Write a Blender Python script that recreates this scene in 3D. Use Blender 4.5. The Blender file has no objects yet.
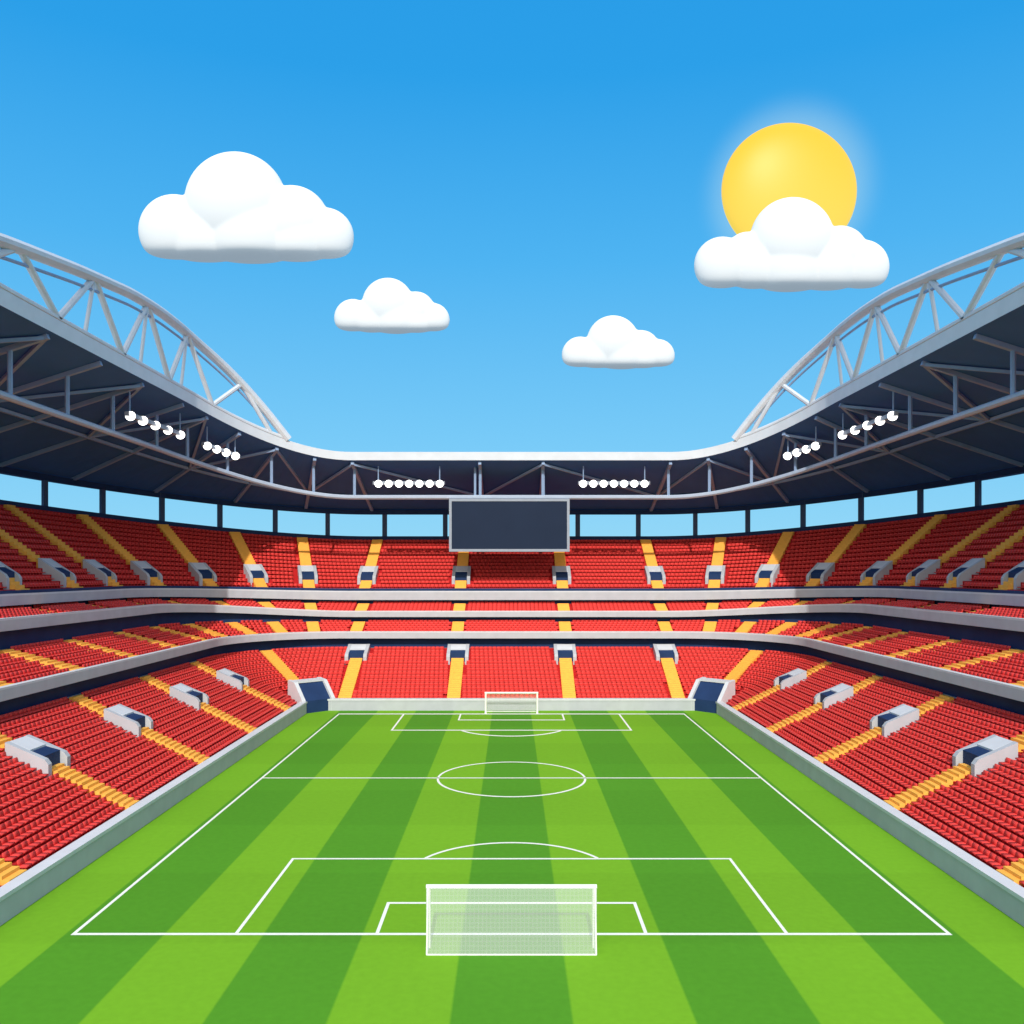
import bpy, math, random
import numpy as np
from mathutils import Vector, Matrix
import bmesh
random.seed(3); rng=np.random.default_rng(5)
sc=bpy.context.scene
sc.view_settings.view_transform='Standard'
sc.view_settings.look='None'; sc.view_settings.exposure=0
H=28.2; F=881.0
# ------------------------------------------------------------ materials
def s2l(c): return tuple(((v/255)/12.92 if v/255<=0.04045 else ((v/255+0.055)/1.055)**2.4) for v in c)
def mat(name,col,rough=0.6,var=0.08,scale=0.6,emis=None,estr=0,metal=0,bump=0,spec=0.3):
    m=bpy.data.materials.new(name); m.use_nodes=True
    nt=m.node_tree; b=nt.nodes['Principled BSDF']
    b.inputs['Roughness'].default_value=rough
    b.inputs['Metallic'].default_value=metal
    b.inputs['Specular IOR Level'].default_value=spec
    tc=nt.nodes.new('ShaderNodeTexCoord')
    nz=nt.nodes.new('ShaderNodeTexNoise'); nz.inputs['Scale'].default_value=scale; nz.inputs['Detail'].default_value=2
    nt.links.new(tc.outputs['Object'],nz.inputs['Vector'])
    mp=nt.nodes.new('ShaderNodeMapRange'); mp.inputs['From Min'].default_value=0.3; mp.inputs['From Max'].default_value=0.7
    mp.inputs['To Min'].default_value=1-var; mp.inputs['To Max'].default_value=1+var
    nt.links.new(nz.outputs['Fac'],mp.inputs['Value'])
    vm=nt.nodes.new('ShaderNodeVectorMath'); vm.operation='SCALE'; vm.inputs[0].default_value=col[:3]
    nt.links.new(mp.outputs[0],vm.inputs['Scale'])
    nt.links.new(vm.outputs[0],b.inputs['Base Color'])
    if emis:
        b.inputs['Emission Color'].default_value=(*emis,1); b.inputs['Emission Strength'].default_value=estr
    return m
M={}
M['seat']=mat('red_seat_plastic',(0.76,0.062,0.054),0.5,0.06,0.9,spec=.15)
M['terrace']=mat('red_painted_terrace',(0.50,0.020,0.022),0.8,0.08,0.7,spec=.1)
M['yellow']=mat('yellow_painted_steps',(0.95,0.48,0.085),0.6,0.05,1.5,spec=.15)
M['concrete']=mat('light_concrete',(0.47,0.49,0.53),0.75,0.05,0.5)
M['cap']=mat('pale_concrete_cap',(0.62,0.64,0.68),0.7,0.04,0.5)
M['navy']=mat('navy_panel',(0.018,0.042,0.12),0.6,0.10,0.3,spec=.1)
M['column']=mat('slate_columns',(0.06,0.10,0.19),0.6,0.05,0.3,spec=.1)
M['soffit']=mat('navy_roof_soffit',(0.060,0.155,0.42),0.8,0.05,0.15,spec=.03)
M['rib']=mat('slate_roof_steel',(0.27,0.38,0.58),0.6,0.05,0.6,spec=.2)
M['steel']=mat('white_roof_steel',(0.64,0.68,0.74),0.4,0.04,0.4)
M['chord']=mat('grey_chord_steel',(0.40,0.47,0.59),0.5,0.04,0.4)
M['white']=mat('white_paint',(0.88,0.88,0.80),0.6,0.03,2)
M['frame']=mat('grey_frame',(0.30,0.34,0.41),0.5,0.05,1)
M['screen']=mat('dark_screen',(0.014,0.025,0.055),0.5,0.04,0.2,spec=.1)
M['lamp']=mat('lit_lamp_glass',(0.9,0.9,0.9),0.3,0,1,emis=(1,0.99,0.95),estr=4)
M['ground']=mat('asphalt_ground',(0.06,0.06,0.065),0.9,0.15,0.05)
# ------------------------------------------------------------ mesh builder
class MB:
    def __init__(s): s.v=[]; s.f=[]; s.m=[]; s.mats=[]
    def mi(s,k):
        if k not in s.mats: s.mats.append(k)
        return s.mats.index(k)
    def add(s,vs,fs,k):
        b=len(s.v); i=s.mi(k); s.v+= [tuple(map(float,p)) for p in vs]
        for f in fs: s.f.append(tuple(b+j for j in f)); s.m.append(i)
    def box(s,c,ux,uy,uz,a,b,k):
        c=np.array(c,float);vs=[]
        for z in (a[2],b[2]):
            for y in (a[1],b[1]):
                for x in (a[0],b[0]): vs.append(c+np.array(ux)*x+np.array(uy)*y+np.array(uz)*z)
        s.add(vs,[(0,2,3,1),(4,5,7,6),(0,1,5,4),(2,6,7,3),(0,4,6,2),(1,3,7,5)],k)
    def tube(s,p,q,r,k,n=8,r2=None):
        p=Vector(p);q=Vector(q); d=(q-p).normalized(); r2=r2 or r
        u=d.cross(Vector((0,0,1)));
        if u.length<1e-3: u=Vector((1,0,0))
        u.normalize(); w=d.cross(u)
        vs=[];fs=[]
        for (c,rr) in ((p,r),(q,r2)):
            for i in range(n):
                a=2*math.pi*i/n+math.pi/n; vs.append(c+u*math.cos(a)*rr+w*math.sin(a)*rr)
        for i in range(n): fs.append((i,(i+1)%n,n+(i+1)%n,n+i))
        fs.append(tuple(range(n))[::-1]); fs.append(tuple(range(n,2*n)))
        s.add(vs,fs,k)
    def pipe(s,pts,r,k,n=10):
        pts=[Vector(p) for p in pts]; vs=[];fs=[]
        for i,p in enumerate(pts):
            d=(pts[min(i+1,len(pts)-1)]-pts[max(i-1,0)]).normalized()
            u=d.cross(Vector((0,0,1))).normalized(); w=d.cross(u)
            for j in range(n):
                a=2*math.pi*j/n+math.pi/n; vs.append(p+u*math.cos(a)*r+w*math.sin(a)*r)
        for i in range(len(pts)-1):
            for j in range(n): fs.append((i*n+j,i*n+(j+1)%n,(i+1)*n+(j+1)%n,(i+1)*n+j))
        fs.append(tuple(range(n))[::-1]); fs.append(tuple(range((len(pts)-1)*n,len(pts)*n)))
        s.add(vs,fs,k)
    def obj(s,name,parent=None,smooth=False):
        me=bpy.data.meshes.new(name); me.from_pydata(s.v,[],s.f)
        for k in s.mats: me.materials.append(M[k])
        me.polygons.foreach_set('material_index',s.m)
        if smooth: me.polygons.foreach_set('use_smooth',[True]*len(s.f))
        me.update()
        o=bpy.data.objects.new(name,me); sc.collection.objects.link(o)
        if parent: o.parent=parent
        return o
def empty(name):
    e=bpy.data.objects.new(name,None); sc.collection.objects.link(e); return e
# ------------------------------------------------------------ bowl plan
CX,CY,R0=36.6,174.0,4.0
D0=60.0
def sst(t): return t*t*(3-2*t)
def st(seg,v):
    if seg=='L': return (-CX,v),(-1,0),1.0
    if seg=='R': return (CX,v),(1,0),1.0
    if seg=='F': return (v,CY),(0,1),0.0
    a=math.radians(v); sg=-1 if seg=='A' else 1
    return (sg*CX,CY),(sg*math.sin(a),math.cos(a)),sst(v/90)
def pos(s,o): c,n,t=s; return np.array((c[0]+n[0]*(R0+o),c[1]+n[1]*(R0+o)))
def stations(d0=D0,step=6,astep=3):
    L=[('L',d) for d in np.arange(d0,CY-1,step)]+[('A',a) for a in np.arange(90,0.1,-astep)]
    L+=[('F',x) for x in np.linspace(-CX,CX,9)]
    L+=[('B',a) for a in np.arange(astep,90.1,astep)]+[('R',d) for d in np.arange(d0,CY-1,step)[::-1]]
    return [st(*q) for q in L]
ST=stations()
lerp=lambda a,b,t:a+(b-a)*t
def sweep(mb,prof,keys,sts=None,closed=False):
    sts=sts or ST
    vs=[]
    for s in sts:
        t=s[2]
        for (f,g) in prof:
            p=pos(s,lerp(f[0],g[0],t)); vs.append((p[0],p[1],lerp(f[1],g[1],t)))
    n=len(prof)
    if isinstance(keys,str): keys=[keys]*(n if closed else n-1)
    for j,k in enumerate(keys):
        j2=(j+1)%n
        vv=[];ff=[]
        for i in range(len(sts)): vv+= [vs[i*n+j],vs[i*n+j2]]
        for i in range(len(sts)-1): ff.append((2*i,2*i+2,2*i+3,2*i+1))
        mb.add(vv,ff,k)
    if closed:
        for i in (0,len(sts)-1): mb.add(vs[i*n:(i+1)*n],[tuple(range(n))],keys[0])
S=lambda o,z:((o,z),(o,z))
P2=lambda a,b,c,d:((a,b),(c,d))
stadium=empty('football_stadium')
TIERS={
 'lower':((1.2,2.0),(19.4,10.96),(1.2,2.0),(19.4,10.96),14),
 'club':((18.9,13.9),(25.2,16.45),(18.9,13.9),(31.2,17.0),6),
 'middle':((24.9,18.3),(31.2,20.4),(30.9,20.8),(37.2,22.0),5),
 'upper':((31.0,23.2),(52.5,36.3),(37.0,24.1),(61.0,41.4),15),
}
up_ais=[('F',-12.2),('F',12.2),('F',-35),('F',35)]
for a in (18,34.5,51,69,87): up_ais+=[('A',a),('B',a)]
for d in (160,142,124,106,88,70): up_ais+=[('L',d),('R',d)]
lo_ais=[('F',-11.8),('F',11.8),('F',-34),('F',34),('A',45),('B',45)]
for d in (166,143.6,120.8,97.7,74.7): lo_ais+=[('L',d),('R',d)]
AIS={'lower':lo_ais,'club':up_ais,'middle':up_ais,'upper':up_ais}
def tier_z(T,o,t):
    a,b,c,d,n=T
    o0=lerp(a[0],c[0],t);o1=lerp(b[0],d[0],t);z0=lerp(a[1],c[1],t);z1=lerp(b[1],d[1],t)
    return z0+(z1-z0)*(o-o0)/(o1-o0),(z1-z0)/(o1-o0)
VOM=[]
for q in lo_ais:
    if q[0]=='F': VOM.append(('lower',q,16.6))
    elif q[0] in 'LR' and q[1]>60: VOM.append(('lower',q,12.0))
for q in up_ais:
    t=st(*q)[2]; VOM.append(('upper',q,lerp(37.0,42.0,t)))
terr=MB(); steps=MB()
dense=stations(D0,1.5,1.0)
seat_pos=[]
AW=1.35
for name,T in TIERS.items():
    a,b,c,d,n=T
    prof=[]
    for k in range(n):
        f0=(lerp(a[0],b[0],k/n),lerp(a[1],b[1],k/n)); f1=(lerp(a[0],b[0],(k+1)/n),lerp(a[1],b[1],(k+1)/n))
        g0=(lerp(c[0],d[0],k/n),lerp(c[1],d[1],k/n)); g1=(lerp(c[0],d[0],(k+1)/n),lerp(c[1],d[1],(k+1)/n))
        prof+= [(f0,g0),((f1[0],f0[1]),(g1[0],g0[1]))]
        pts=[];nn=[];zz=[]
        for s in dense:
            t=s[2]; dp=lerp((b[0]-a[0])/n,(d[0]-c[0])/n,t)
            o=lerp(f0[0],g0[0],t)+dp*0.62
            pts.append(pos(s,o)); nn.append(s[1]); zz.append(lerp(f0[1],g0[1],t))
        pts=np.array(pts);nn=np.array(nn);zz=np.array(zz)
        cum=np.concatenate([[0],np.cumsum(np.linalg.norm(np.diff(pts,axis=0),axis=1))])
        sp=0.98
        ss=np.arange(0.5,cum[-1],sp)
        X=np.interp(ss,cum,pts[:,0]);Y=np.interp(ss,cum,pts[:,1]);Z=np.interp(ss,cum,zz)
        NX=np.interp(ss,cum,nn[:,0]);NY=np.interp(ss,cum,nn[:,1]);l=np.hypot(NX,NY);NX/=l;NY/=l
        ok=np.ones(len(ss),bool)
        for q in AIS[name]:
            s=st(*q);t=s[2]; dp=lerp((b[0]-a[0])/n,(d[0]-c[0])/n,t)
            p=pos(s,lerp(f0[0],g0[0],t)+dp*0.62)
            ok&=np.hypot(X-p[0],Y-p[1])>AW+.42
        for (vn,q,vo) in VOM:
            if vn!=name: continue
            s=st(*q);p=pos(s,vo);nx,ny=s[1]
            u=(X-p[0])*(-ny)+(Y-p[1])*nx; v=(X-p[0])*nx+(Y-p[1])*ny
            ok&=~((abs(u)<2.9)&(v>-2.7)&(v<2.7))
        if name=='lower':
            for sg in (-1,1):
                nx,ny=sg*math.sin(math.pi/4),math.cos(math.pi/4)
                px,py=sg*CX,CY
                u=(X-px)*(-ny)+(Y-py)*nx; v=(X-px)*nx+(Y-py)*ny
                ok&=~((abs(u)<4.5)&(v<R0+5.0)&(v>0))
        seat_pos.append(np.stack([X,Y,Z,NX,NY],1)[ok])
        for q in AIS[name]:
            s=st(*q);t=s[2];dp=lerp((b[0]-a[0])/n,(d[0]-c[0])/n,t); o=lerp(f0[0],g0[0],t)
            h=lerp((b[1]-a[1])/n,(d[1]-c[1])/n,t)
            p=pos(s,o);z=lerp(f0[1],g0[1],t);nx,ny=s[1]
            if name=='lower' and q[0] in 'AB' and o<4: continue
            steps.box((p[0],p[1],z),(-ny,nx,0),(nx,ny,0),(0,0,1),(-AW,0.02,0.01),(AW,dp*0.5,h*0.5+.12),'yellow')
            steps.box((p[0],p[1],z),(-ny,nx,0),(nx,ny,0),(0,0,1),(-AW,dp*0.5,0.01),(AW,dp-0.01,h*0.98+.12),'yellow')
    prof.append((b,d))
    sweep(terr,prof,'terrace')
terr.obj('terraces',stadium); steps.obj('aisle_steps',stadium)
SP=np.concatenate(seat_pos)
bk=[(-.46,.42),(.46,.42),(.46,.86),(.38,.96),(-.38,.96),(-.46,.86)]
lv=[(u,.30+(w-.45)*.2,w) for u,w in bk]+[(u,.40+(w-.45)*.2,w) for u,w in bk]
lf=[(0,1,2,3,4,5),(11,10,9,8,7,6)]+[(i,(i+1)%6+0,(i+1)%6+6,i+6)[::-1] for i in range(6)]
for z in (.30,.46):
    for (u,v) in ((-.46,-.36),(.46,-.36),(.46,.32),(-.46,.32)): lv.append((u,v,z))
lf+=[(12,15,14,13),(16,17,18,19),(12,13,17,16),(13,14,18,17),(15,12,16,19)]
for z in (0,.30):
    for (u,v) in ((-.08,-.05),(.08,-.05),(.08,.1),(-.08,.1)): lv.append((u,v,z))
lf+=[(20,21,25,24),(21,22,26,25),(23,20,24,27)]
lv=np.array(lv)
N=len(SP);nv=len(lv)
U=np.stack([-SP[:,4],SP[:,3]],1)
V=np.zeros((N,nv,3))
V[:,:,0]=SP[:,0,None]+U[:,0,None]*lv[None,:,0]+SP[:,3,None]*lv[None,:,1]
V[:,:,1]=SP[:,1,None]+U[:,1,None]*lv[None,:,0]+SP[:,4,None]*lv[None,:,1]
V[:,:,2]=SP[:,2,None]+lv[None,:,2]
tot=[];li=[]
for f in lf: tot.append(len(f)); li+=list(f)
li=np.array(li);tot=np.array(tot)
LI=(li[None,:]+(np.arange(N)*nv)[:,None]).ravel(); TOT=np.tile(tot,N); START=np.concatenate([[0],np.cumsum(TOT)[:-1]])
me=bpy.data.meshes.new('stadium_seats')
me.vertices.add(N*nv);me.vertices.foreach_set('co',V.ravel())
me.loops.add(len(LI));me.loops.foreach_set('vertex_index',LI.astype(np.int32))
me.polygons.add(len(TOT));me.polygons.foreach_set('loop_start',START.astype(np.int32));me.polygons.foreach_set('loop_total',TOT.astype(np.int32))
me.update(calc_edges=True);me.validate()
me.materials.append(M['seat'])
so=bpy.data.objects.new('stadium_seats',me);sc.collection.objects.link(so);so.parent=stadium
w=MB()
wallmb=MB()
sweep(wallmb,[S(0,0),S(0,2.0),],'concrete')
sweep(wallmb,[S(-0.12,2.0),S(-0.12,2.35),S(1.2,2.35),S(1.2,1.9)],['cap','cap','cap'])
sweep(wallmb,[S(-0.12,2.0),S(0,2.0)],'concrete')
wallmb.obj('perimeter_wall')
sweep(w,[S(19.4,10.9),S(20.2,10.95),S(20.2,13.2)],['concrete','navy'])
sweep(w,[S(20.2,13.2),S(18,13.2),S(18,14.5),S(18,14.75),S(18.9,14.75),S(18.9,13.8)],['navy','concrete','cap','cap','concrete'])
sweep(w,[P2(25.2,16.4,31.2,17.0),P2(25.6,16.4,31.6,17.0),P2(25.6,17.65,31.6,19.8)],['concrete','navy'])
sweep(w,[P2(25.6,17.65,31.6,19.8),P2(24.0,17.65,30,19.8),P2(24,18.8,30,21.3),P2(24,19.05,30,21.6),P2(24.9,19.05,30.9,21.6),P2(24.9,18.2,30.9,20.7)],['navy','concrete','cap','cap','concrete'])
sweep(w,[P2(31.2,20.4,37.2,22.0),P2(31.6,20.4,37.6,22.0),P2(31.6,21.35,37.6,22.95)],['concrete','navy'])
sweep(w,[P2(31.6,21.35,37.6,22.9),P2(30.0,21.35,36,22.9),P2(30,23.2,36,24.4),P2(30,23.5,36,24.7),P2(30.3,23.5,36.3,24.7),P2(30.3,24.1,36.3,25.2),P2(31.0,24.1,37,25.2),P2(31.0,23.1,37,24.0)],['navy','concrete','cap','cap','navy','navy','navy'])
sweep(w,[P2(52.5,36.3,61,41.4),P2(52.5,37.3,61,42.4),P2(53.0,37.3,61.5,42.4),P2(56,37.3,64.5,42.4),P2(56,0,64.5,0)],['navy','navy','concrete','concrete'])
w.obj('balcony_fronts_and_walls',stadium)
# --- stand entrances
vm=MB()
def prism(mb,c,ux,uy,x0,x1,pr,k):
    vs=[]
    for x in (x0,x1):
        for v,zz in pr: vs.append(np.array(c)+np.array(ux)*x+np.array(uy)*v+np.array((0,0,zz)))
    n=len(pr)
    mb.add(vs,[tuple(range(n)),tuple(range(2*n-1,n-1,-1))]+[(i,(i+1)%n,(i+1)%n+n,i+n) for i in range(n)],k)
for (vn,q,vo) in VOM:
    s=st(*q);t=s[2];z,sl=tier_z(TIERS[vn],vo,t);p=pos(s,vo);nx,ny=s[1]
    ux=(-ny,nx,0);uy=(nx,ny,0);c=(p[0],p[1],z)
    W=2.4 if vn=='lower' else 2.2
    for sg in (-1,1):
        x0,x1=sorted((sg*W,sg*(W-0.75)))
        prism(vm,c,ux,uy,x0,x1,[(-2.5,-2.8),(-2.5,sl*-2.5+1.15),(-2.1,sl*-2.1+1.5),(2.2,sl*2.2+1.25),(2.2,-1)],'concrete')
    prism(vm,c,ux,uy,-W+.75,W-.75,[(-1.7,-2.2),(-1.7,sl*-1.7+1.55),(2.1,sl*2.1+.75),(2.1,-1)],'navy')
    prism(vm,c,ux,uy,-W+.75,W-.75,[(-.1,-.1+sl*-.1+1.1),(-.1,sl*-.1+1.42),(2.15,sl*2.2+1.22),(2.15,sl*2.2+.3)],'cap')
vm.obj('stand_entrances',stadium)
g=MB()
for sg in (-1,1):
    nx,ny=sg*math.sin(math.pi/4),math.cos(math.pi/4)
    ux=(-ny,nx,0);uy=(nx,ny,0);c=(sg*CX,CY,0)
    W=3.0
    for q in (-1,1):
        x0,x1=sorted((q*W,q*(W+0.8)))
        prism(g,c,ux,uy,x0,x1,[(R0-1.4,0),(R0-1.4,2.6),(R0+1.6,6.0),(R0+4.0,6.3),(R0+4.0,0)],'cap')
    prism(g,c,ux,uy,-W,W,[(R0-.9,0),(R0-.9,2.4),(R0+2.0,5.7),(R0+3.9,5.7),(R0+3.9,0)],'navy')
    prism(g,c,ux,uy,-W,W,[(R0+1.8,5.72),(R0+1.8,6.1),(R0+3.95,6.2),(R0+3.95,5.72)],'cap')
g.obj('corner_tunnel_gates',stadium)
# ------------------------------------------------------------ roof
RF=stations(92,6,3)
def roof(o,t):
    of,zf,ob,zb=24.0,lerp(53.6,61.8,t),lerp(57,66,t),lerp(43.4,48.4,t)
    return zf+(zb-zf)*(o-of)/(ob-of)
r=MB()
sweep(r,[P2(24,53.6,24,61.8),P2(24,55.5,24,64.0),P2(57,44.9,66,50.2),P2(57,43.4,66,48.4)],['steel','steel','steel','soffit'],RF,closed=True)
r.obj('roof_canopy',stadium)
rb=MB()
def rp(s,o,dz=0):
    p=pos(s,o); return (p[0],p[1],roof(o,s[2])+dz)
Lo=[('L',d) for d in (93,108,124,140,156)]+[('A',a) for a in (88,70,52,34,17)]+[('F',x) for x in (-36.6,-7.3,7.3,36.6)]
Lo+=[('B',a) for a in (17,34,52,70,88)]+[('R',d) for d in (156,140,124,108,93)]
ends=lambda s:lerp(54,63,s[2])
for i,q in enumerate(Lo):
    s=st(*q)
    rb.tube(rp(s,24.6,-.4),rp(s,ends(s),-.4),0.5,'rib',4)
    if i<len(Lo)-1:
        s2=st(*Lo[i+1])
        if i%2: s,s2=s2,s
        rb.tube(rp(s,25,-.5),rp(s2,44,-.5),.36,'rib',4)
rb.pipe([rp(s,44,-.5) for s in RF],.42,'rib',4)
rb.obj('roof_ribs',stadium)
tr=MB()
def lc(s,dz=0):
    t=s[2];o=lerp(27.5,30,t); p=pos(s,o); return (p[0],p[1],lerp(45.4,52.6,t)+dz)
tr.pipe([lc(s) for s in RF],.55,'chord',8)
for i,q in enumerate(Lo):
    s=st(*q); o=lerp(27.5,30,s[2])
    tr.tube(lc(s),rp(s,o,-.2),.36,'rib',6)
tr.obj('roof_edge_truss',stadium)
cl=MB()
cols=[('F',x) for x in (-33.3,-17.4,0,17.4,33.3)]
for a in (11.5,24.5,37.5,50.5,63.5,76.5,89.5): cols+=[('A',a),('B',a)]
for d in (160,146,132,118,104): cols+=[('L',d),('R',d)]
for q in cols:
    s=st(*q);t=s[2];o=lerp(53.4,62,t);p=pos(s,o);nx,ny=s[1]
    cl.box((p[0],p[1],0),(-ny,nx,0),(nx,ny,0),(0,0,1),(-.6,-.35,lerp(37.3,42.4,t)-.2),(.6,.35,roof(o,t)-.3),'column')
sweep(cl,[P2(53.0,44.2,61.6,49.3),P2(53.0,43.0,61.6,48.0),P2(53.6,43.0,62.2,48.0),P2(53.6,44.2,62.2,49.3)],'navy',RF,closed=True)
cl.obj('roof_columns',stadium)
# --- steel arches over the side roofs
for sg,nm in ((-1,'A'),(1,'B')):
    a=MB(); sd='L' if sg<0 else 'R'
    RA=R0+24.4; LA=math.radians(90-29)*RA
    def node(l):
        s=st(nm,29+math.degrees(l/RA)) if l<=LA else st(sd,CY-(l-LA))
        p=pos(s,24.4); zt=lerp(55.5,64.0,s[2])
        h=np.interp(l,[0,3,7,12,18,28,42,54,73,92,112],[0.3,3.2,6.3,9.0,10.8,12.0,12.2,11.6,9.2,6.3,2.5])
        return (p[0],p[1],zt+h),(p[0],p[1],zt+.35)
    fine=np.linspace(0,111,75)
    T=[node(l)[0] for l in fine]
    zs=np.array([t[2] for t in T]); 
    for _ in range(6): zs[1:-1]=(zs[:-2]+2*zs[1:-1]+zs[2:])/4
    T=[(t[0],t[1],z) for t,z in zip(T,zs)]
    def topn(l): 
        p=node(l)[0]; return (p[0],p[1],float(np.interp(l,fine,zs)))
    a.pipe(T,.95,'steel',10)
    a.pipe([(t[0],t[1],t[2]-2.1) for t in T[3:-3]],.24,'rib',8)
    a.pipe([node(l)[1] for l in fine],.5,'steel',8)
    tops=[11,28,47,67,88]; bots=[4,19,37,57,78,100]
    for i,l in enumerate(tops):
        a.tube(topn(l),node(bots[i])[1],.5,'steel'); a.tube(topn(l),node(bots[i+1])[1],.5,'steel')
    for l in (28,47,67): a.tube(topn(l),node(l+3)[1],.32,'steel')
    a.obj('roof_arch',stadium)
# ------------------------------------------------------------ floodlights: rows on a carrier beam under the roof edge
def flood(sts,zs,o):
    e=empty('floodlight_bank'); hb=MB(); gl=MB(); back=[]
    P=[]
    for s,z in zip(sts,zs):
        p=pos(s,o); c=Vector((p[0],p[1],z)); P.append((s,c))
        fwd=(Vector((0,60,0))-c).normalized()
        hb.tube(c-fwd*.55,c,.45,'frame',14,r2=.9)
        gl.tube(c,c+fwd*.08,.86,'lamp',18,r2=.80)
        back.append(c-fwd*.75)
    d0=(back[0]-back[1]).normalized()
    A=back[0]+d0*1.2; B=back[-1]-d0*1.2
    hb.tube(A,B,.55,'frame',4)
    for i in (0,-1):
        s=P[i][0]; hb.tube(back[i],(back[i].x,back[i].y,roof(o+1,s[2])-.1),.14,'rib',6)
    hb.obj('housing',e); gl.obj('lamp_glass',e)
def solve(nm,sg,o,k):
    lo_,hi=10,110.
    f=lambda a:(CX+(R0+o)*math.sin(math.radians(min(a,90))))/((CY-(a-90)*1.2 if a>90 else CY)+(R0+o)*math.cos(math.radians(min(a,90))))
    for _ in range(50):
        m_=(lo_+hi)/2
        if f(m_)<k: lo_=m_
        else: hi=m_
    a=(lo_+hi)/2
    return st(nm,a) if a<=90 else st('L' if sg<0 else 'R',CY-(a-90)*1.2)
for sg in (-1,1):
    nm='A' if sg<0 else 'B'
    flood([st('F',sg*x) for x in np.linspace(16.6,30.8,7)],[48.4]*7,26)
    for ks,ys in (((381,331),(416,435)),((304,276),(446,456))):
        n=5 if ks[0]>350 else 4
        ss_=[solve(nm,sg,26.8,k/F) for k in np.linspace(ks[0],ks[1],n)]
        zz_=[]
        for s,y in zip(ss_,np.linspace(ys[0],ys[1],n)): zz_.append(H+(571-y)*pos(s,26.8)[1]/F)
        flood(ss_,zz_,26.8)
# ------------------------------------------------------------ scoreboard
e=empty('scoreboard'); s=MB()
ex,ey,ez=(1,0,0),(0,1,0),(0,0,1)
yb=204.6;zb,zt=32.7,45.0;hw=14.0
s.box((-.5,yb,0),ex,ey,ez,(-hw,.25,zb),(hw,2.0,zt),'frame')
s.box((-.5,yb,0),ex,ey,ez,(-hw,0,zt-.6),(hw,.249,zt),'frame')
s.box((-.5,yb,0),ex,ey,ez,(-hw,0,zb),(hw,.249,zb+.6),'frame')
for q in (-1,1):
    x0,x1=sorted((q*hw,q*(hw-.6))); s.box((-.5,yb,0),ex,ey,ez,(x0,0,zb+.6),(x1,.249,zt-.6),'frame')
    s.tube((q*8-.5,yb+1,zt),(q*8-.5,yb+1.5,53),.3,'rib')
s.obj('frame',e)
s=MB(); s.box((-.5,yb,0),ex,ey,ez,(-hw+.6,.12,zb+.6),(hw-.6,.26,zt-.6),'screen'); s.obj('screen',e)
# ------------------------------------------------------------ ground + pitch
gm=MB(); gm.add([(-6000,-3000,-.06),(6000,-3000,-.06),(6000,9000,-.06),(-6000,9000,-.06)],[(0,1,2,3)],'ground'); gm.obj('ground')
m=bpy.data.materials.new('striped_grass');m.use_nodes=True;nt=m.node_tree;b=nt.nodes['Principled BSDF'];b.inputs['Roughness'].default_value=.85;b.inputs['Specular IOR Level'].default_value=.1
tc=nt.nodes.new('ShaderNodeTexCoord');sx=nt.nodes.new('ShaderNodeSeparateXYZ');nt.links.new(tc.outputs['Object'],sx.inputs[0])
def mth(op,a,b_=None,c=None):
    n=nt.nodes.new('ShaderNodeMath');n.operation=op
    for i,v in enumerate((a,b_,c)):
        if v is None: continue
        if isinstance(v,(int,float)): n.inputs[i].default_value=v
        else: nt.links.new(v,n.inputs[i])
    return n.outputs[0]
cx=mth('COSINE',mth('MULTIPLY',sx.outputs[0],2*math.pi/15.4))
band=nt.nodes.new('ShaderNodeMapRange');band.inputs['From Min'].default_value=-.04;band.inputs['From Max'].default_value=.04;nt.links.new(cx,band.inputs[0])
cy=mth('SINE',mth('MULTIPLY_ADD',sx.outputs[1],2*math.pi/31.0,-2*math.pi*82.3/31))
bandy=nt.nodes.new('ShaderNodeMapRange');bandy.inputs['From Min'].default_value=-.05;bandy.inputs['From Max'].default_value=.05;nt.links.new(cy,bandy.inputs[0])
mx=nt.nodes.new('ShaderNodeMix');mx.data_type='RGBA';nt.links.new(band.outputs[0],mx.inputs[0])
mx.inputs[6].default_value=(.172,.405,.018,1);mx.inputs[7].default_value=(.083,.285,.017,1)
n1=nt.nodes.new('ShaderNodeTexNoise');n1.inputs['Scale'].default_value=1.6;n1.inputs['Detail'].default_value=6;nt.links.new(tc.outputs['Object'],n1.inputs['Vector'])
n2=nt.nodes.new('ShaderNodeTexNoise');n2.inputs['Scale'].default_value=.05;nt.links.new(tc.outputs['Object'],n2.inputs['Vector'])
f=mth('ADD',mth('MULTIPLY',n1.outputs['Fac'],.22),mth('MULTIPLY',n2.outputs['Fac'],.12))
f=mth('ADD',f,mth('MULTIPLY_ADD',bandy.outputs[0],.06,.78))
vs=nt.nodes.new('ShaderNodeVectorMath');vs.operation='SCALE';nt.links.new(mx.outputs[2],vs.inputs[0]);nt.links.new(f,vs.inputs['Scale']);nt.links.new(vs.outputs[0],b.inputs['Base Color'])
M['grass']=m
pitch=empty('football_pitch')
pm=MB(); pm.add([(-40.7,20,0),(40.7,20,0),(40.7,178.2,0),(-40.7,178.2,0)],[(0,1,2,3)],'grass'); pm.obj('turf',pitch)
mk=MB(); Z=.02
def rect(x0,x1,y0,y1): mk.add([(x0,y0,Z),(x1,y0,Z),(x1,y1,Z),(x0,y1,Z)],[(0,1,2,3)],'white')
def hl(y,x0,x1,wd): rect(x0,x1,y-wd/2,y+wd/2)
def vl(x,y0,y1,wd=.4): rect(x-wd/2,x+wd/2,y0,y1)
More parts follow.
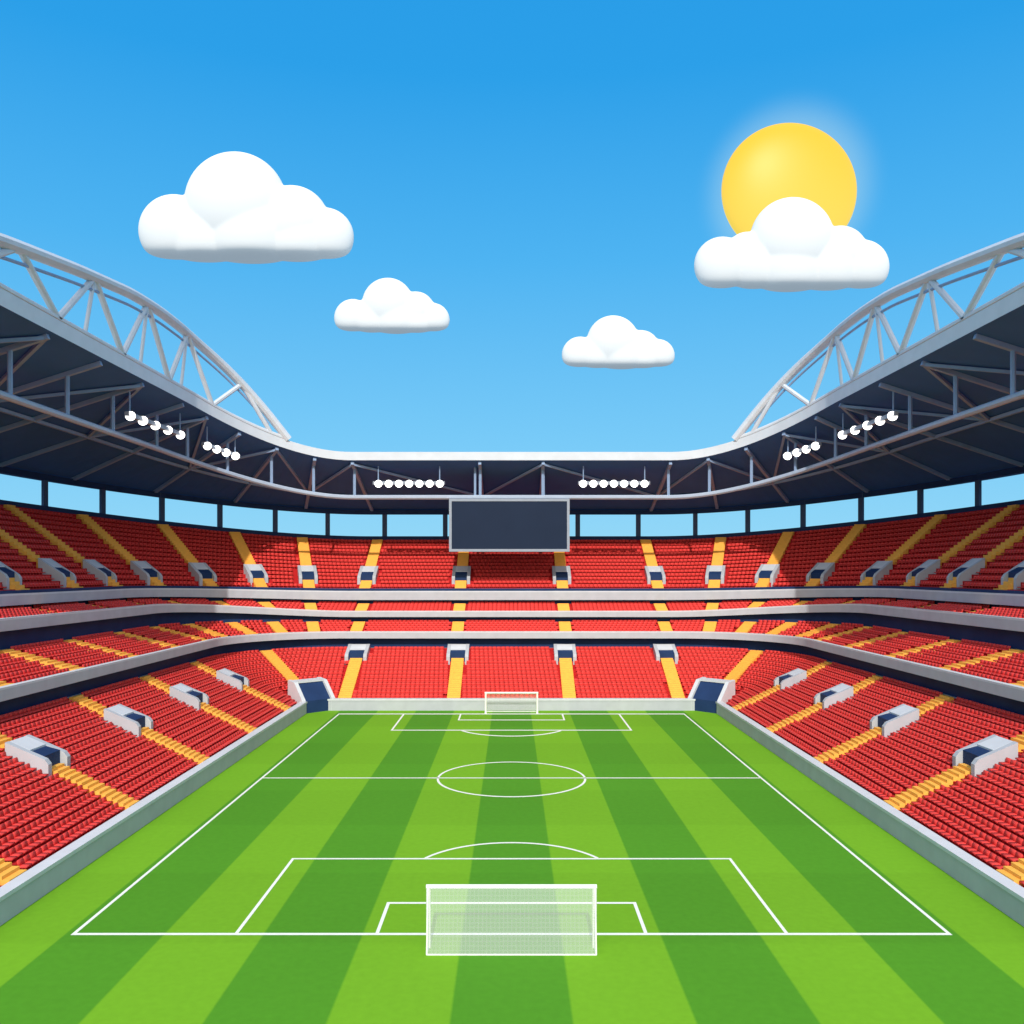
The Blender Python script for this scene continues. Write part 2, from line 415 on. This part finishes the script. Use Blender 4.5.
def arc(cx_,cy_,rr,a0,a1,wd):
    n=96
    vs=[];
    for i in range(n+1):
        a=math.radians(a0+(a1-a0)*i/n)
        wv=wd[0]+(wd[1]-wd[0])*abs(math.sin(a))
        for q in (rr-wv/2,rr+wv/2): vs.append((cx_+q*math.cos(a),cy_+q*math.sin(a),Z))
    mk.add(vs,[(2*i,2*i+1,2*i+3,2*i+2) for i in range(n)],'white')
y1,y2=68.4,173.7
hw=34.0
hl(y1,-hw-.15,hw+.15,.40); hl(y2,-hw-.15,hw+.15,.95)
for q in (-1,1):
    vl(q*hw,y1+.20,y2-.475,.30)
    vl(q*21.4,y1+.20,86.12,.28); vl(q*10.45,y1+.20,74.61,.28)
    vl(q*21.2,156.36,y2-.475,.34); vl(q*10,167.06,y2-.475,.32)
hl(86.3,-21.54,21.54,.36); hl(74.8,-10.59,10.59,.38)
hl(156,-21.37,21.37,.72); hl(166.7,-10.16,10.16,.72)
hl(120,-hw+.15,hw-.15,.42)
arc(0,120,10.0,0,360,(.28,.45))
th=math.degrees(math.asin((86.48-81.7)/9.7)); arc(0,81.7,9.7,th,180-th,(.28,.38))
th=math.degrees(math.asin((160.3-155.6)/9.9)); arc(0,160.3,9.9,180+th,360-th,(.28,.7))
mo=mk.obj('pitch_markings',pitch)
# ------------------------------------------------------------ goals
nm_=bpy.data.materials.new('goal_net');nm_.use_nodes=True;nt=nm_.node_tree;b=nt.nodes['Principled BSDF'];b.inputs['Base Color'].default_value=(.85,.87,.85,1);b.inputs['Roughness'].default_value=.8
tc=nt.nodes.new('ShaderNodeTexCoord');sx=nt.nodes.new('ShaderNodeSeparateXYZ');nt.links.new(tc.outputs['Object'],sx.inputs[0])
def gl_(o_): return mth('LESS_THAN',mth('FRACT',mth('DIVIDE',o_,.31)),.2)
a=mth('MAXIMUM',gl_(sx.outputs[0]),gl_(sx.outputs[2]))
nt.links.new(mth('MULTIPLY_ADD',a,.05,.27),b.inputs['Alpha'])
M['net']=nm_
def goal(y,hw,h,dr,tr_,bk_,rad):
    e=empty('football_goal'); s=MB()
    for q in (-1,1): s.tube((q*hw,y,0),(q*hw,y,h),rad,'white',12)
    s.tube((-hw-rad,y,h),(hw+rad,y,h),rad,'white',12); s.obj('posts_and_crossbar',e)
    s=MB()
    for q in (-1,1):
        s.tube((q*hw,y,h),(q*hw,y+dr*tr_,h-.05),rad*.35,'white',8)
        s.tube((q*hw,y+dr*tr_,h-.05),(q*hw,y+dr*bk_,.05),rad*.35,'white',8)
        s.tube((q*hw,y,.06),(q*hw,y+dr*bk_,.06),rad*.35,'white',8)
    s.tube((-hw,y+dr*bk_,.06),(hw,y+dr*bk_,.06),rad*.35,'white',8); s.obj('net_stanchions',e)
    s=MB()
    s.add([(-hw,y,h),(hw,y,h),(hw,y+dr*tr_,h-.05),(-hw,y+dr*tr_,h-.05),(hw,y+dr*bk_,.05),(-hw,y+dr*bk_,.05),(-hw,y,.05),(hw,y,.05)],
      [(0,1,2,3),(3,2,4,5),(0,3,5,6),(1,7,4,2)],'net'); s.obj('net',e)
goal(66.0,6.22,4.55,-1,.35,1.4,.17)
goal(174.2,5.1,4.1,1,.6,2.0,.19)
# ------------------------------------------------------------ clouds
cm=bpy.data.materials.new('cloud_white');cm.use_nodes=True;nt=cm.node_tree;b=nt.nodes['Principled BSDF']
b.inputs['Base Color'].default_value=(.60,.59,.57,1);b.inputs['Roughness'].default_value=1;b.inputs['Specular IOR Level'].default_value=0
b.inputs['Emission Color'].default_value=(.60,.80,.98,1);b.inputs['Emission Strength'].default_value=.36  # bluish self-glow lightens the shaded cloud undersides
def cloud(D,lobes,by,flat=.55):
    k=D/F; bm=bmesh.new()
    for (x,y,rr) in lobes:
        mtx=Matrix.Translation(((x-511.5)*k,D,H+(571-y)*k))@Matrix.Diagonal((rr*k,rr*k*flat,rr*k,1))
        bmesh.ops.create_uvsphere(bm,u_segments=48,v_segments=32,radius=1,matrix=mtx)
    zb_=H+(571-by)*k
    lim=zb_+12*k
    for v in bm.verts:
        if v.co.z<lim:
            d=(lim-v.co.z)/(12*k); v.co.z=lim-12*k*(1-math.exp(-d*1.0))
    me=bpy.data.meshes.new('cloud');bm.to_mesh(me);bm.free();me.materials.append(cm)
    o=bpy.data.objects.new('cloud',me);sc.collection.objects.link(o)
    r_=o.modifiers.new('merge','REMESH');r_.mode='VOXEL';r_.voxel_size=1.1*k;r_.use_smooth_shade=True
    s_=o.modifiers.new('soften','SMOOTH');s_.factor=.5;s_.iterations=22
cloud(900,[(175,231,36),(236,204,51),(292,224,38),(325,237,29),(205,240,38),(250,236,46),(296,240,36)],260)
cloud(900,[(353,318,19),(388,304,26),(416,311,19.5),(433,320,17),(372,321,20),(396,322,24),(416,323,19)],334.5)
cloud(900,[(580,355,18.5),(613,342,26.5),(641,349,19),(658,356,17),(598,357,20),(622,358,24),(642,359,19)],370)
cloud(900,[(722,265,28),(747,254,22),(792,240,42),(840,254,28),(862,267,27),(755,267,28),(790,269,36),(828,268,32)],291)
# ------------------------------------------------------------ visible sun ball
Ds=2600;k=Ds/F
bm=bmesh.new();bmesh.ops.create_uvsphere(bm,u_segments=96,v_segments=64,radius=67.5*k)
me=bpy.data.meshes.new('sun');bm.to_mesh(me);bm.free();me.polygons.foreach_set('use_smooth',[True]*len(me.polygons))
sm=bpy.data.materials.new('sun_surface');sm.use_nodes=True;nt=sm.node_tree;b=nt.nodes['Principled BSDF']
b.inputs['Base Color'].default_value=(.20,.11,.005,1);b.inputs['Roughness'].default_value=.45;b.inputs['Specular IOR Level'].default_value=.3
tc=nt.nodes.new('ShaderNodeTexCoord');sx=nt.nodes.new('ShaderNodeSeparateXYZ');nt.links.new(tc.outputs['Generated'],sx.inputs[0])
rp_=nt.nodes.new('ShaderNodeValToRGB');rp_.color_ramp.elements[0].position=.15;rp_.color_ramp.elements[0].color=(*s2l((255,226,100)),1)
rp_.color_ramp.elements[1].position=.9;rp_.color_ramp.elements[1].color=(*s2l((252,204,45)),1)
nt.links.new(sx.outputs[2],rp_.inputs[0]);nt.links.new(rp_.outputs[0],b.inputs['Emission Color']);b.inputs['Emission Strength'].default_value=.84
me.materials.append(sm)
so=bpy.data.objects.new('sun',me);sc.collection.objects.link(so);so.location=((789-511.5)*k,Ds,H+(571-191)*k);so.scale=(1,.3,1)
sundir=(Vector(so.location)-Vector((0,0,H))).normalized()
# ------------------------------------------------------------ world
EL=math.radians(35)
wd=bpy.data.worlds.new('World');sc.world=wd;wd.use_nodes=True;nt=wd.node_tree
bg=nt.nodes['Background']
tc=nt.nodes.new('ShaderNodeTexCoord');sx=nt.nodes.new('ShaderNodeSeparateXYZ');nt.links.new(tc.outputs['Generated'],sx.inputs[0])
cr=nt.nodes.new('ShaderNodeValToRGB');el=cr.color_ramp.elements
el[0].position=0;el[0].color=(*s2l((150,218,248)),1)
el[1].position=1;el[1].color=(.75,.85,.95,1)  # unseen upper sky whitened as added fill light
for p,c in ((.14,(118,202,248)),(.33,(76,180,243)),(.49,(40,160,234)),(.60,(36,156,232))):
    q=el.new(p);q.color=(*s2l(c),1)
nt.links.new(sx.outputs[2],cr.inputs[0])
sk=nt.nodes.new('ShaderNodeTexSky');sk.sky_type='NISHITA';sk.sun_disc=False;sk.sun_elevation=EL;sk.sun_rotation=math.pi
def vmn(op,a,b_,sc_=None):
    n=nt.nodes.new('ShaderNodeVectorMath');n.operation=op
    for i,v in enumerate((a,b_)):
        if v is None: continue
        if isinstance(v,tuple): n.inputs[i].default_value=v
        else: nt.links.new(v,n.inputs[i])
    if sc_ is not None:
        if isinstance(sc_,float): n.inputs['Scale'].default_value=sc_
        else: nt.links.new(sc_,n.inputs['Scale'])
    return n
a=vmn('SCALE',cr.outputs[0],None,.97).outputs[0]
bq=vmn('SCALE',sk.outputs[0],None,.004).outputs[0]
ad=vmn('ADD',a,bq).outputs[0]
def glow(prev,dirv,a0,a1,fac,col):
    dt=vmn('DOT_PRODUCT',tc.outputs['Generated'],tuple(dirv)).outputs['Value']
    ang=mth('ARCCOSINE',mth('MINIMUM',dt,1.0))
    mr=nt.nodes.new('ShaderNodeMapRange');mr.interpolation_type='SMOOTHERSTEP';nt.links.new(ang,mr.inputs[0])
    mr.inputs['From Min'].default_value=a0;mr.inputs['From Max'].default_value=a1;mr.inputs['To Min'].default_value=fac;mr.inputs['To Max'].default_value=0
    x=nt.nodes.new('ShaderNodeMix');x.data_type='RGBA';nt.links.new(mr.outputs[0],x.inputs[0]);nt.links.new(prev,x.inputs[6]);x.inputs[7].default_value=(*col,1)
    return x.outputs[2]
g1=glow(ad,sundir,.045,.098,.34,(.58,.84,.86))
g2=glow(g1,Vector((0,-math.cos(EL),math.sin(EL))),.1,1.35,1.0,(1.5,1.4,1.25))  # bright haze added behind the camera to fill the shaded stands
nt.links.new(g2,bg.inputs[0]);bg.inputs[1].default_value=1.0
ld=bpy.data.lights.new('sunlight','SUN');ld.energy=3.0;ld.angle=math.radians(.5);ld.color=(1,.965,.9)
lo=bpy.data.objects.new('sunlight',ld);sc.collection.objects.link(lo)
lo.rotation_euler=Vector((0.0,math.cos(EL),-math.sin(EL))).to_track_quat('-Z','Y').to_euler()
cd=bpy.data.cameras.new('camera');cam=bpy.data.objects.new('camera',cd);sc.collection.objects.link(cam);sc.camera=cam
cam.location=(0,0,H);cam.rotation_euler=(math.radians(90),0,0)
cd.sensor_width=36;cd.lens=36*F/1024;cd.shift_y=(571-512)/1024;cd.shift_x=.0005;cd.clip_start=.5;cd.clip_end=20000
